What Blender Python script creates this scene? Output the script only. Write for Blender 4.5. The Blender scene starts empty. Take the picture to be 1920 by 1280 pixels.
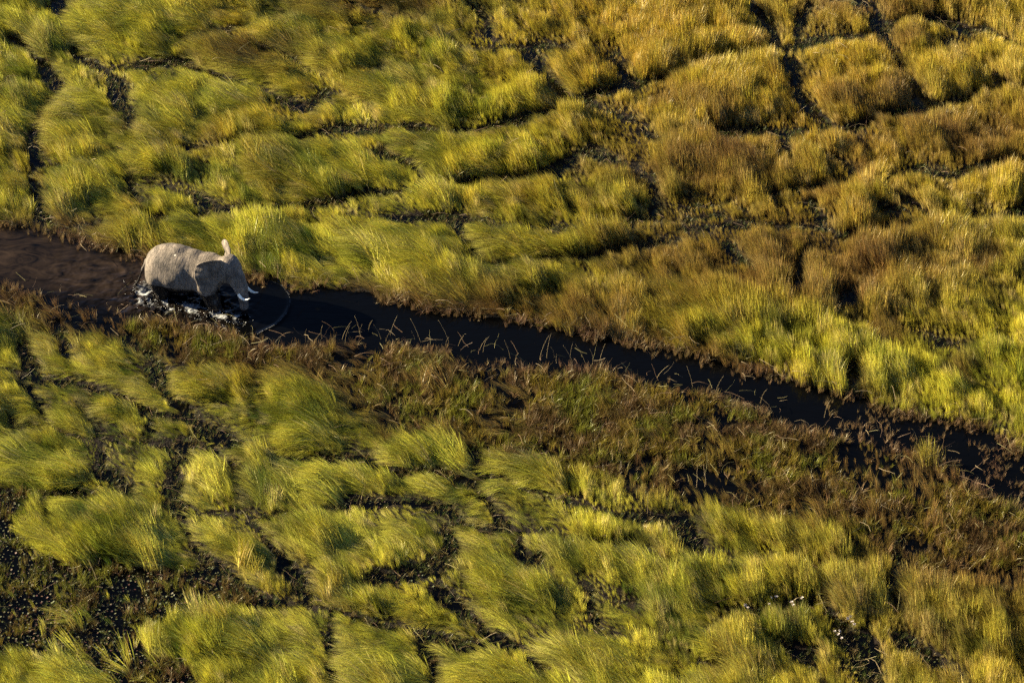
import bpy, math, random
import numpy as np
from mathutils import Vector, Matrix

random.seed(7)
rng = np.random.default_rng(11)
R = math.radians
scene = bpy.context.scene

# ------------------------------------------------------------------ camera
DEP = R(38.0)                 # look-down angle
DIST = 120.0                  # metres from camera to the aim point on the marsh
FOCAL, SENSOR = 100.0, 36.0
CAM = np.array([0.0, -DIST * math.cos(DEP), DIST * math.sin(DEP)])
cam_data = bpy.data.cameras.new("camera")
cam = bpy.data.objects.new("camera", cam_data)
scene.collection.objects.link(cam)
cam.location = CAM
cam.rotation_euler = (math.pi / 2 - DEP, 0, 0)
cam_data.lens, cam_data.sensor_width = FOCAL, SENSOR
cam_data.clip_start, cam_data.clip_end = 1.0, 2000.0
scene.camera = cam
cam_data.dof.use_dof = True
cam_data.dof.focus_distance, cam_data.dof.aperture_fstop = 123.5, 0.6

# ------------------------------------------------------------------ sky and sun
SUN_EL, SUN_DIR_XY = R(22.5), np.array([-0.955, 0.295])   # where the sun stands
world = bpy.data.worlds.new("World")
scene.world = world
world.use_nodes = True
wn, wl = world.node_tree.nodes, world.node_tree.links
wn.clear()
sky = wn.new("ShaderNodeTexSky")
sky.sky_type = 'NISHITA'
sky.sun_disc = False
sky.sun_elevation = SUN_EL
sky.air_density, sky.dust_density, sky.ozone_density = 0.40, 0.05, 1.5      # clear, deep-blue evening air
sky.sun_rotation = math.atan2(SUN_DIR_XY[0], SUN_DIR_XY[1])
bg = wn.new("ShaderNodeBackground")
bg.inputs['Strength'].default_value = 0.05
wo = wn.new("ShaderNodeOutputWorld")
wl.new(sky.outputs[0], bg.inputs['Color'])
wl.new(bg.outputs[0], wo.inputs['Surface'])
sd = bpy.data.lights.new("sun", 'SUN')
sd.energy, sd.angle, sd.color = 5.0, R(0.5), (1.0, 0.85, 0.56)
sun = bpy.data.objects.new("sun", sd)
scene.collection.objects.link(sun)
sv = Vector((SUN_DIR_XY[0] * math.cos(SUN_EL), SUN_DIR_XY[1] * math.cos(SUN_EL), math.sin(SUN_EL)))
sun.rotation_euler = sv.to_track_quat('Z', 'Y').to_euler()
sun.location = (-60, 10, 40)

scene.view_settings.view_transform = 'Standard'
scene.view_settings.look = 'None'
scene.view_settings.gamma = 1.0
scene.view_settings.exposure = 2.55
scene.render.engine = 'CYCLES'
cy = scene.cycles
cy.max_bounces, cy.diffuse_bounces, cy.glossy_bounces = 3, 1, 1
cy.transmission_bounces, cy.transparent_max_bounces = 3, 4
cy.use_denoising = False

# ------------------------------------------------------------------ helpers
C = scene.collection
K = FOCAL / SENSOR * 1920.0          # focal length in pixels of the 1920-wide frame
FWD = np.array([0, math.cos(DEP), -math.sin(DEP)])
UP = np.array([0, math.sin(DEP), math.cos(DEP)])

def at(px, py, z=0.0):
    """ground point (at height z) seen at a place of the 1920x1280 photograph"""
    d = FWD * K + np.array([1.0, 0, 0]) * (px - 960) - UP * (py - 640)
    t = (z - CAM[2]) / d[2]
    return (CAM + d * t)

def mpp(px, py):
    p = at(px, py)
    return np.linalg.norm(p - CAM) / K

def tag(o, label=None, cat=None, group=None, kind=None):
    if label: o['label'] = label
    if cat: o['category'] = cat
    if group: o['group'] = group
    if kind: o['kind'] = kind
    return o

def mesh_obj(name, verts, faces, mat=None, parent=None, smooth=False, link=True):
    me = bpy.data.meshes.new(name)
    me.from_pydata([tuple(v) for v in verts], [], [tuple(f) for f in faces])
    if smooth:
        me.polygons.foreach_set('use_smooth', [True] * len(me.polygons))
    if mat: me.materials.append(mat)
    o = bpy.data.objects.new(name, me)
    if link: C.objects.link(o)
    if parent: o.parent = parent
    return o

def fast_mesh(name, V, F):
    """mesh from numpy arrays; F is (n,3) or (n,4)"""
    me = bpy.data.meshes.new(name)
    V = np.asarray(V, np.float32); F = np.asarray(F, np.int32)
    n, k = F.shape
    me.vertices.add(len(V)); me.vertices.foreach_set('co', V.ravel())
    me.loops.add(n * k); me.loops.foreach_set('vertex_index', F.ravel())
    me.polygons.add(n)
    me.polygons.foreach_set('loop_start', np.arange(n, dtype=np.int32) * k)
    me.update(calc_edges=True)
    me.validate()
    return me

_lat = {}
def vnoise(x, y, seed=0):
    """smooth value noise in 0..1"""
    if seed not in _lat:
        _lat[seed] = np.random.default_rng(1000 + seed).random((256, 256))
    L = _lat[seed]
    xi, yi = np.floor(x).astype(int), np.floor(y).astype(int)
    fx, fy = x - xi, y - yi
    fx, fy = fx * fx * (3 - 2 * fx), fy * fy * (3 - 2 * fy)
    a, b = L[xi % 256, yi % 256], L[(xi + 1) % 256, yi % 256]
    c, d = L[xi % 256, (yi + 1) % 256], L[(xi + 1) % 256, (yi + 1) % 256]
    return (a * (1 - fx) + b * fx) * (1 - fy) + (c * (1 - fx) + d * fx) * fy

def fbm(x, y, scale, seed=0, octv=3):
    s, amp, tot = 0, 1.0, 0
    for i in range(octv):
        s = s + amp * vnoise(x / scale * 2 ** i + 13.7 * i, y / scale * 2 ** i + 5.1 * i, seed + i)
        tot += amp; amp *= 0.5
    return s / tot

def sstep(a, b, x):
    t = np.clip((x - a) / (b - a), 0, 1)
    return t * t * (3 - 2 * t)

def nodes_of(m):
    m.use_nodes = True
    nt = m.node_tree
    nt.nodes.clear()
    return nt, nt.nodes, nt.links

# ------------------------------------------------------------------ the lie of the marsh
# trodden tracks between the grass mounds, plus some mound shadows cut as bare strips: points on the photograph, visible width in pixels
TRACKS = [
 ([(118,0),(120,50),(145,95),(178,131),(212,160),(235,205),(256,242),(267,268)],13),
 ([(20,70),(43,83),(73,117),(97,143),(107,173),(93,217),(77,247),(63,277),(63,317),(57,337),(77,383),(90,417)],15),
 ([(77,306),(150,309),(187,297),(220,283),(300,280),(367,277),(433,263),(493,260),(540,263),(600,253),(640,242)],9),
 ([(200,130),(283,119),(333,113),(393,137),(433,150),(483,163),(533,187),(583,200),(617,175)],13),
 ([(350,77),(400,62),(433,57),(500,40),(540,30)],7),
 ([(450,75),(500,97),(567,120),(610,145)],11),
 ([(217,330),(273,333),(317,350),(367,367),(417,390),(500,397),(567,380),(633,377),(673,367),(723,363),(783,353),(800,337)],9),
 ([(238,325),(246,355),(250,380)],10),
 ([(90,430),(200,415),(333,403),(417,392)],8),
 ([(640,240),(707,240),(780,238),(840,247),(930,240),(973,230),(1033,200),(1057,190)],8),
 ([(1000,105),(1007,123),(1033,157),(1057,182),(1107,197),(1157,210),(1207,240),(1225,262)],12),
 ([(1105,178),(1173,160),(1213,153),(1267,150),(1285,138)],9),
 ([(1150,100),(1163,125),(1168,150)],8),
 ([(660,5),(700,20),(757,37),(827,57),(850,80),(873,97),(933,90),(1000,88),(1060,92)],9),
 ([(868,0),(907,37),(933,80)],7),
 ([(707,133),(740,157),(780,165)],7), ([(640,180),(673,193),(700,205)],10),
 ([(717,283),(773,310),(800,337)],9),
 ([(807,340),(847,343),(940,340),(993,333),(1030,328),(1067,300),(1085,286),(1115,282)],10),
 ([(1107,290),(1180,310),(1207,333),(1223,367),(1233,400)],13),
 ([(740,407),(813,405),(873,413),(973,423),(1040,427),(1107,420),(1173,417),(1273,408),(1347,402)],9),
 ([(860,425),(873,440),(897,467),(890,500)],8),
 ([(883,500),(940,487),(1007,480),(1057,483),(1123,473),(1190,460),(1223,453),(1273,448)],7),
 ([(1397,0),(1420,30),(1453,73),(1457,90)],8),
 ([(1280,137),(1330,127),(1370,113),(1413,103),(1467,93),(1497,88),(1563,73),(1600,70),(1647,63)],9),
 ([(1480,110),(1487,143),(1493,180),(1530,213),(1547,233)],9),
 ([(1313,247),(1380,247),(1453,247),(1547,237),(1630,230),(1667,217),(1713,213),(1763,197),(1813,187),(1863,170),(1930,170)],9),
 ([(1650,50),(1647,75),(1663,107),(1687,140),(1710,173),(1730,207)],13),
 ([(1580,0),(1633,13),(1650,43),(1713,33),(1763,40),(1813,53),(1847,50),(1880,70),(1925,95)],10),
 ([(1760,80),(1813,113),(1863,147),(1887,163)],13),
 ([(1505,0),(1515,15),(1500,40),(1495,75)],6),
 ([(1513,277),(1563,297),(1597,327),(1647,347),(1673,360),(1710,390),(1747,410)],9),
 ([(1447,360),(1497,353),(1573,347),(1597,333)],8), ([(1462,275),(1470,300)],8),
 ([(1673,327),(1730,317),(1773,327),(1820,320),(1880,307),(1930,297)],12),
 ([(1280,427),(1347,420),(1413,417),(1473,420),(1530,420),(1580,440),(1647,433),(1697,430),(1747,417),(1797,413),(1847,403),(1925,387)],11),
 ([(1511,380),(1533,413)],16), ([(1660,385),(1690,400)],10), ([(1280,387),(1370,380),(1400,395)],7),
 ([(1363,465),(1390,490),(1415,500)],8), ([(1500,490),(1497,527),(1507,555)],8), ([(1603,537),(1580,563)],8),
 ([(1697,487),(1740,503),(1787,513)],6), ([(1773,480),(1790,510)],9), ([(1595,690),(1605,720)],10),
 ([(1720,620),(1750,640),(1790,640)],9),
 ([(233,640),(272,660),(287,703),(320,740),(343,773),(367,793),(417,817),(467,833),(517,850),(567,857),(617,857),(690,861),(757,874),(813,884),(867,901),(900,907)],14),
 ([(53,647),(60,663),(83,713),(133,720),(183,730),(233,747),(273,767),(320,780)],11),
 ([(0,697),(50,703),(83,713)],7),
 ([(0,777),(40,800),(97,800),(140,813),(187,823),(233,827),(283,827),(317,833),(353,820)],9),
 ([(37,720),(60,757),(87,793)],8), ([(143,755),(167,795)],7), ([(258,768),(277,812)],9),
 ([(100,610),(118,640),(125,670)],8),
 ([(353,827),(332,863),(328,913),(333,943),(347,980),(367,1014),(393,1047),(410,1071)],13),
 ([(393,840),(427,873),(447,903),(443,940)],12),
 ([(180,833),(187,873),(213,893),(240,933)],9),
 ([(0,918),(50,917),(93,920),(183,930),(240,937)],8),
 ([(333,950),(400,957),(467,950),(533,957),(583,953),(640,945),(673,936),(757,929),(783,936)],7),
 ([(508,868),(525,882)],11),
 ([(470,970),(507,1014),(540,1054),(560,1081),(580,1121)],10),
 ([(400,1045),(433,1081),(467,1107),(517,1114),(583,1137),(640,1150),(690,1164),(750,1174),(807,1187),(853,1194),(910,1205)],13),
 ([(627,1154),(617,1221),(630,1285)],14),
 ([(897,845),(900,881),(903,921),(917,954),(940,984)],13),
 ([(783,937),(840,951),(873,981),(923,987),(957,991),(1023,994),(1067,1004),(1140,1021),(1207,1034),(1257,1051),(1330,1044),(1413,1041),(1473,1044),(1513,1054),(1563,1064),(1597,1074)],9),
 ([(900,907),(930,904),(993,917),(1057,927),(1123,947),(1173,964),(1240,971),(1290,978)],8),
 ([(723,1075),(773,1074),(827,1055),(853,1035),(850,1000)],18),
 ([(640,1117),(690,1101),(723,1087)],8),
 ([(827,1101),(845,1120),(880,1147),(907,1174),(957,1201),(1007,1214),(1033,1194)],14),
 ([(985,1015),(1000,1067),(1023,1041)],12),
 ([(1105,1100),(1113,1154),(1120,1181)],13), ([(990,1187),(1073,1187),(1140,1184),(1207,1184)],6),
 ([(1165,1121),(1195,1125)],16),
 ([(787,1205),(807,1247),(815,1290)],11), ([(1007,1237),(1057,1271),(1075,1290)],9),
 ([(1380,1140),(1447,1134),(1493,1125),(1530,1121),(1563,1164),(1580,1187),(1613,1204),(1617,1247),(1620,1290)],17),
 ([(1313,1171),(1363,1154)],13), ([(1467,1204),(1507,1214)],24), ([(1310,1237),(1345,1244)],15),
 ([(1690,1200),(1747,1234),(1790,1260)],15), ([(1282,985),(1298,1030)],14),
 ([(1667,1015),(1673,1071),(1663,1114),(1680,1140)],15),
]
CH_UP = [(-120,395),(0,417),(60,432),(130,455),(180,467),(262,488),(330,505),(400,512),(480,528),(520,533),(560,548),(640,548),(700,558),(760,569),(830,592),(900,600),(960,612),(1060,622),(1130,630),(1200,647),(1290,668),(1360,693),(1440,713),(1520,733),(1590,743),(1660,768),(1740,788),(1820,808),(1880,838),(1940,870),(2040,925)]
CH_LO = [(2040,990),(1940,950),(1847,925),(1813,890),(1763,862),(1697,842),(1613,826),(1500,812),(1467,806),(1430,770),(1347,738),(1257,722),(1207,714),(1140,695),(1073,690),(973,686),(907,684),(827,660),(740,645),(640,642),(560,650),(490,640),(420,618),(300,604),(230,594),(130,572),(60,548),(0,532),(-120,510)]
BROWN = [(-60,525),(230,592),(480,636),(700,640),(930,680),(1300,725),(1480,805),(1700,845),(1850,925),(1990,990),(1990,1120),(1850,1090),(1720,1080),(1640,1025),(1560,985),(1300,950),(1200,915),(1080,885),(930,872),(860,830),(720,815),(640,750),(560,715),(400,672),(270,660),(120,632),(0,606),(-60,590)]
PADS = [(-60,915),(0,915),(90,917),(30,960),(24,990),(45,1035),(130,1062),(300,1055),(380,1062),(440,1085),(505,1125),(440,1160),(320,1165),(270,1180),(262,1195),(275,1215),(320,1225),(370,1250),(375,1325),(310,1350),(235,1325),(150,1260),(60,1238),(-60,1232)]
GOLD = [(1000,-40),(1990,-40),(1990,380),(1800,410),(1780,560),(1600,570),(1250,540),(1240,330),(1050,240),(940,60)]

GX0, GX1, GY0, GY1, RES = -36.0, 36.0, -32.0, 48.0, 0.10
NX, NY = int((GX1 - GX0) / RES), int((GY1 - GY0) / RES)
gx = GX0 + (np.arange(NX) + 0.5) * RES
gy = GY0 + (np.arange(NY) + 0.5) * RES
XX, YY = np.meshgrid(gx, gy, indexing='ij')
# wandering edges: every shape is looked up through a slightly warped plane
WX = XX + (fbm(XX, YY, 2.2, 20) - 0.5) * 0.9 + (fbm(XX, YY, 0.6, 23) - 0.5) * 0.35
WY = YY + (fbm(XX, YY, 2.2, 30) - 0.5) * 0.9 + (fbm(XX, YY, 0.6, 33) - 0.5) * 0.35

WID = 0.30 + 1.30 * sstep(0.25, 0.75, fbm(XX, YY, 2.4, 36))
TR = np.full((NX, NY), 3.0)          # metres to the nearest track edge (negative inside)
for pts, w in TRACKS:
    g = []
    for (px, py) in pts:
        g.append(at(px, py)[:2])
    g = np.array(g)
    m = mpp(*pts[len(pts) // 2])
    for a, b in zip(g[:-1], g[1:]):
        ab = b - a
        L = np.linalg.norm(ab) + 1e-6
        cs = abs(ab[0]) / L
        off = np.array([0, -0.26 * cs])
        hw = 0.5 * w * m * (1.85 - 0.25 * cs) + 0.06 * cs
        a2, b2 = a + off, b + off
        x0, x1 = min(a2[0], b2[0]) - 3.6, max(a2[0], b2[0]) + 3.6
        y0, y1 = min(a2[1], b2[1]) - 3.6, max(a2[1], b2[1]) + 3.6
        i0, i1 = max(0, int((x0 - GX0) / RES)), min(NX, int((x1 - GX0) / RES) + 1)
        j0, j1 = max(0, int((y0 - GY0) / RES)), min(NY, int((y1 - GY0) / RES) + 1)
        if i0 >= i1 or j0 >= j1: continue
        px_, py_ = WX[i0:i1, j0:j1] - a2[0], WY[i0:i1, j0:j1] - a2[1]
        t = np.clip((px_ * ab[0] + py_ * ab[1]) / L ** 2, 0, 1)
        d = np.hypot(px_ - t * ab[0], py_ - t * ab[1]) - hw * WID[i0:i1, j0:j1]
        TR[i0:i1, j0:j1] = np.minimum(TR[i0:i1, j0:j1], d)

def poly_sd(poly, X, Y):
    """signed distance to a polygon given on the photograph; positive inside"""
    P = np.array([at(*p)[:2] for p in poly])
    ins = np.zeros(X.shape, bool); dm = np.full(X.shape, 1e9)
    for a, b in zip(P, np.roll(P, -1, 0)):
        ab = b - a
        t = np.clip(((X - a[0]) * ab[0] + (Y - a[1]) * ab[1]) / (ab @ ab + 1e-9), 0, 1)
        dm = np.minimum(dm, (X - a[0] - t * ab[0]) ** 2 + (Y - a[1] - t * ab[1]) ** 2)
        if abs(ab[1]) > 1e-9:
            c = ((a[1] > Y) != (b[1] > Y)) & (X < (b[0] - a[0]) * (Y - a[1]) / ab[1] + a[0])
            ins ^= c
    return np.where(ins, 1, -1) * np.sqrt(dm)

CHN = poly_sd(CH_UP + [(px_, py_ + 9) for (px_, py_) in CH_LO], XX + (WX - XX) * 0.9 + (fbm(XX, YY, 0.35, 26) - 0.5) * 0.5, YY + (WY - YY) * 0.9 + (fbm(XX, YY, 0.35, 29) - 0.5) * 0.5)     # + in the channel
BRN = poly_sd(BROWN, XX + (WX - XX) * 1.2, YY + (WY - YY) * 1.2)
PAD = poly_sd(PADS, WX, WY)
GLD = poly_sd(GOLD, XX + (WX - XX) * 4, YY + (WY - YY) * 4)
TRG = np.gradient(TR, RES)

def samp(A, x, y):
    i = np.clip(((x - GX0) / RES).astype(int), 0, NX - 1)
    j = np.clip(((y - GY0) / RES).astype(int), 0, NY - 1)
    return A[i, j]

def in_view(x, y, margin):
    """inside the patch of marsh the photograph shows, plus a margin in metres"""
    d = np.stack([x - CAM[0], y - CAM[1], np.full_like(x, -CAM[2])], -1)
    dz = d @ FWD
    u, v = d[..., 0] / dz * K, d @ UP / dz * K
    mp = margin * K / dz
    return (np.abs(u) < 960 + mp) & (v < 640 + mp * 0.4) & (v > -640 - mp * 1.3)

# ------------------------------------------------------------------ materials
def mat_blade(name, trans=0.26):
    """grass: instance colour, blade-to-blade variation, straw-brown foot"""
    m = bpy.data.materials.new(name)
    nt, N, L = nodes_of(m)
    col = N.new('ShaderNodeAttribute'); col.attribute_type = 'INSTANCER'; col.attribute_name = 'col'
    bl = N.new('ShaderNodeAttribute'); bl.attribute_name = 'blade'      # x: along the blade, y: random
    sep = N.new('ShaderNodeSeparateXYZ'); L.new(bl.outputs['Vector'], sep.inputs[0])
    hs = N.new('ShaderNodeHueSaturation')
    L.new(col.outputs['Color'], hs.inputs['Color'])
    hm = N.new('ShaderNodeMapRange'); hm.inputs['To Min'].default_value = 0.475; hm.inputs['To Max'].default_value = 0.52
    vm = N.new('ShaderNodeMapRange'); vm.inputs['To Min'].default_value = 0.55; vm.inputs['To Max'].default_value = 1.5
    L.new(sep.outputs['Y'], hm.inputs['Value']); L.new(sep.outputs['Z'], vm.inputs['Value'])
    L.new(hm.outputs[0], hs.inputs['Hue']); L.new(vm.outputs[0], hs.inputs['Value'])
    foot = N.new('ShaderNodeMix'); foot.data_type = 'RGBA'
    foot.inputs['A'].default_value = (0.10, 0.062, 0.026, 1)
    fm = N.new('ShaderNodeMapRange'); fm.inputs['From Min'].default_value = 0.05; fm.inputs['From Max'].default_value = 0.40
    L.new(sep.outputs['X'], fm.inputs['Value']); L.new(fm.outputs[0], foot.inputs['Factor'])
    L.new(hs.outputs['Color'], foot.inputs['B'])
    dif = N.new('ShaderNodeBsdfDiffuse'); tr = N.new('ShaderNodeBsdfTranslucent')
    L.new(foot.outputs['Result'], dif.inputs['Color']); L.new(foot.outputs['Result'], tr.inputs['Color'])
    mx = N.new('ShaderNodeMixShader'); mx.inputs[0].default_value = trans
    L.new(dif.outputs[0], mx.inputs[1]); L.new(tr.outputs[0], mx.inputs[2])
    gl = N.new('ShaderNodeBsdfGlossy'); gl.inputs['Roughness'].default_value = 0.38
    gl.inputs['Color'].default_value = (0.9, 0.86, 0.74, 1)
    m2 = N.new('ShaderNodeMixShader'); m2.inputs[0].default_value = 0.022
    L.new(mx.outputs[0], m2.inputs[1]); L.new(gl.outputs[0], m2.inputs[2])
    out = N.new('ShaderNodeOutputMaterial'); L.new(m2.outputs[0], out.inputs['Surface'])
    return m

def mat_attr(name, rough=0.6, trans=0.0):
    """colour stored on the mesh"""
    m = bpy.data.materials.new(name)
    nt, N, L = nodes_of(m)
    col = N.new('ShaderNodeAttribute'); col.attribute_name = 'tint'
    p = N.new('ShaderNodeBsdfPrincipled'); p.inputs['Roughness'].default_value = rough
    p.inputs['Specular IOR Level'].default_value = 0.25
    nz = N.new('ShaderNodeTexNoise'); nz.inputs['Scale'].default_value = 14
    mr = N.new('ShaderNodeMapRange'); mr.inputs['To Min'].default_value = 0.7; mr.inputs['To Max'].default_value = 1.3
    L.new(nz.outputs[0], mr.inputs['Value'])
    mul = N.new('ShaderNodeVectorMath'); mul.operation = 'SCALE'
    L.new(col.outputs['Color'], mul.inputs[0]); L.new(mr.outputs[0], mul.inputs['Scale'])
    L.new(mul.outputs[0], p.inputs['Base Color'])
    out = N.new('ShaderNodeOutputMaterial'); L.new(p.outputs[0], out.inputs['Surface'])
    return m

def mat_plain(name, color, rough=0.5, scale=20, var=0.3, spec=0.3):
    m = bpy.data.materials.new(name)
    nt, N, L = nodes_of(m)
    p = N.new('ShaderNodeBsdfPrincipled'); p.inputs['Roughness'].default_value = rough
    p.inputs['Specular IOR Level'].default_value = spec
    nz = N.new('ShaderNodeTexNoise'); nz.inputs['Scale'].default_value = scale
    tc = N.new('ShaderNodeTexCoord'); L.new(tc.outputs['Object'], nz.inputs['Vector'])
    mx = N.new('ShaderNodeMix'); mx.data_type = 'RGBA'
    mx.inputs['A'].default_value = tuple(c * (1 - var) for c in color) + (1,)
    mx.inputs['B'].default_value = tuple(min(1, c * (1 + var)) for c in color) + (1,)
    L.new(nz.outputs[0], mx.inputs['Factor']); L.new(mx.outputs['Result'], p.inputs['Base Color'])
    out = N.new('ShaderNodeOutputMaterial'); L.new(p.outputs[0], out.inputs['Surface'])
    return m

def mat_ground():
    m = bpy.data.materials.new("wet_peat")
    nt, N, L = nodes_of(m)
    tc = N.new('ShaderNodeTexCoord')
    nz = N.new('ShaderNodeTexNoise'); nz.inputs['Scale'].default_value = 3.0; nz.inputs['Detail'].default_value = 6
    L.new(tc.outputs['Object'], nz.inputs['Vector'])
    rp = N.new('ShaderNodeValToRGB')
    rp.color_ramp.elements[0].position = 0.35; rp.color_ramp.elements[0].color = (0.0030, 0.0026, 0.0026, 1)
    rp.color_ramp.elements[1].position = 0.75; rp.color_ramp.elements[1].color = (0.0130, 0.0085, 0.0060, 1)
    L.new(nz.outputs[0], rp.inputs[0])
    bp = N.new('ShaderNodeBump'); bp.inputs['Strength'].default_value = 0.8; bp.inputs['Distance'].default_value = 0.08
    n2 = N.new('ShaderNodeTexNoise'); n2.inputs['Scale'].default_value = 11; n2.inputs['Detail'].default_value = 5
    L.new(tc.outputs['Object'], n2.inputs['Vector']); L.new(n2.outputs[0], bp.inputs['Height'])
    p = N.new('ShaderNodeBsdfPrincipled'); p.inputs['Roughness'].default_value = 0.75
    p.inputs['Specular IOR Level'].default_value = 0.08
    L.new(rp.outputs[0], p.inputs['Base Color']); L.new(bp.outputs[0], p.inputs['Normal'])
    out = N.new('ShaderNodeOutputMaterial'); L.new(p.outputs[0], out.inputs['Surface'])
    return m

def mat_water():
    m = bpy.data.materials.new("dark_marsh_water")
    nt, N, L = nodes_of(m)
    tc = N.new('ShaderNodeTexCoord')
    mud = N.new('ShaderNodeAttribute'); mud.attribute_name = 'mud'
    foam = N.new('ShaderNodeAttribute'); foam.attribute_name = 'foam'
    # stirred-up mud, drawn out in swirls along the wake
    mp = N.new('ShaderNodeMapping'); mp.inputs['Rotation'].default_value = (0, 0, R(12)); mp.inputs['Scale'].default_value = (0.5, 1.0, 1)
    L.new(tc.outputs['Object'], mp.inputs['Vector'])
    n1 = N.new('ShaderNodeTexNoise'); n1.inputs['Scale'].default_value = 1.3; n1.inputs['Detail'].default_value = 6; n1.inputs['Distortion'].default_value = 1.6
    n1.inputs['Roughness'].default_value = 0.65
    L.new(mp.outputs[0], n1.inputs['Vector'])
    r1 = N.new('ShaderNodeMapRange'); r1.inputs['From Min'].default_value = 0.33; r1.inputs['From Max'].default_value = 0.72
    L.new(n1.outputs[0], r1.inputs['Value'])
    mm = N.new('ShaderNodeMath'); mm.operation = 'MULTIPLY'
    L.new(mud.outputs['Fac'], mm.inputs[0]); L.new(r1.outputs[0], mm.inputs[1])
    c1 = N.new('ShaderNodeMix'); c1.data_type = 'RGBA'
    c1.inputs['A'].default_value = (0.0008, 0.0009, 0.0012, 1); c1.inputs['B'].default_value = (0.023, 0.0155, 0.011, 1)
    L.new(mm.outputs[0], c1.inputs['Factor'])
    # foam threads
    n2 = N.new('ShaderNodeTexNoise'); n2.inputs['Scale'].default_value = 11; n2.inputs['Detail'].default_value = 8; n2.inputs['Roughness'].default_value = 0.72
    n2.inputs['Distortion'].default_value = 1.2
    L.new(tc.outputs['Object'], n2.inputs['Vector'])
    th = N.new('ShaderNodeMath'); th.operation = 'SUBTRACT'; th.inputs[0].default_value = 0.90
    fs = N.new('ShaderNodeMath'); fs.operation = 'MULTIPLY'; fs.inputs[1].default_value = 0.53
    L.new(foam.outputs['Fac'], fs.inputs[0]); L.new(fs.outputs[0], th.inputs[1])
    sub = N.new('ShaderNodeMath'); sub.operation = 'SUBTRACT'
    L.new(n2.outputs[0], sub.inputs[0]); L.new(th.outputs[0], sub.inputs[1])
    sc = N.new('ShaderNodeMath'); sc.operation = 'MULTIPLY'; sc.inputs[1].default_value = 4.5; sc.use_clamp = True
    L.new(sub.outputs[0], sc.inputs[0])
    c2 = N.new('ShaderNodeMix'); c2.data_type = 'RGBA'; c2.inputs['B'].default_value = (0.26, 0.27, 0.285, 1)
    L.new(sc.outputs[0], c2.inputs['Factor']); L.new(c1.outputs['Result'], c2.inputs['A'])
    ro = N.new('ShaderNodeMix'); ro.data_type = 'FLOAT'; ro.inputs['A'].default_value = 0.06; ro.inputs['B'].default_value = 0.6
    L.new(sc.outputs[0], ro.inputs['Factor'])
    nb = N.new('ShaderNodeTexNoise'); nb.inputs['Scale'].default_value = 2.4; nb.inputs['Detail'].default_value = 4
    L.new(mp.outputs[0], nb.inputs['Vector'])
    bp = N.new('ShaderNodeBump'); bp.inputs['Strength'].default_value = 0.12; bp.inputs['Distance'].default_value = 0.10
    L.new(nb.outputs[0], bp.inputs['Height'])
    p = N.new('ShaderNodeBsdfPrincipled'); p.inputs['IOR'].default_value = 1.33; p.inputs['Specular IOR Level'].default_value = 0.12
    L.new(c2.outputs['Result'], p.inputs['Base Color']); L.new(ro.outputs['Result'], p.inputs['Roughness'])
    L.new(bp.outputs[0], p.inputs['Normal'])
    out = N.new('ShaderNodeOutputMaterial'); L.new(p.outputs[0], out.inputs['Surface'])
    return m

# ------------------------------------------------------------------ ground and water
def axis(lo, hi, f0, f1, fine, coarse, far):
    a = list(np.arange(f0, f1 + 1e-6, fine))
    left = list(np.arange(f0 - coarse, lo, -coarse))[::-1]
    right = list(np.arange(a[-1] + coarse, hi, coarse))
    return np.array([-far] + left + a + right + [far])

def grid_mesh(name, ax, ay, Z):
    nx, ny = len(ax), len(ay)
    X, Y = np.meshgrid(ax, ay, indexing='ij')
    V = np.stack([X, Y, Z], -1).reshape(-1, 3)
    i = np.arange(nx * ny).reshape(nx, ny)
    F = np.stack([i[:-1, :-1], i[1:, :-1], i[1:, 1:], i[:-1, 1:]], -1).reshape(-1, 4)
    me = fast_mesh(name, V, F)
    me.polygons.foreach_set('use_smooth', np.ones(len(me.polygons), bool))
    return me

ax = np.concatenate([[-400, -120, -60], np.arange(-35.9, 36, 0.3), [60, 120, 400]])
ay = np.concatenate([[-400, -120, -60], np.arange(-31.9, 48, 0.3), [70, 140, 400]])
X, Y = np.meshgrid(ax, ay, indexing='ij')
inside = (np.abs(X) < 35.95) & (Y > -31.95) & (Y < 47.95)
Z = np.where(samp(TR, X, Y) < 0, -0.06, 0.05) - 0.12 * sstep(-0.3, 0.4, samp(PAD, X, Y)) - 0.09 * sstep(-0.4, 0.3, samp(BRN, X, Y))
Z = Z + (fbm(X, Y, 0.8, 40) - 0.5) * 0.12
Z = np.where(samp(CHN, X, Y) > -0.2, -0.15 - 0.85 * sstep(-0.2, 0.8, samp(CHN, X, Y)), Z)
Z = np.where(inside, Z, 0.05)
gm = grid_mesh("ground", ax, ay, Z)
gm.materials.append(mat_ground())
ground = bpy.data.objects.new("ground", gm); C.objects.link(ground)
tag(ground, "dark wet peat ground under the marsh grass", kind="structure")

# ------------------------------------------------------------------ where the elephant stands
HEAD = -R(20.0)                                  # heading, turned a little towards the viewer
DEPTH = 0.95                                     # water depth where it wades
E_SCALE = (0.96, 1.06, 1.15)
E0 = at(356, 509, 1.25)                          # middle of the trunk of the body
E_LOC = Vector((E0[0], E0[1], -DEPTH))
fx_, fy_ = math.cos(HEAD), math.sin(HEAD)
def eloc(x, y):                                  # elephant's own axes (forward, left) -> marsh
    return (E_LOC.x + fx_ * x - fy_ * y, E_LOC.y + fy_ * x + fx_ * y)

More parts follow.
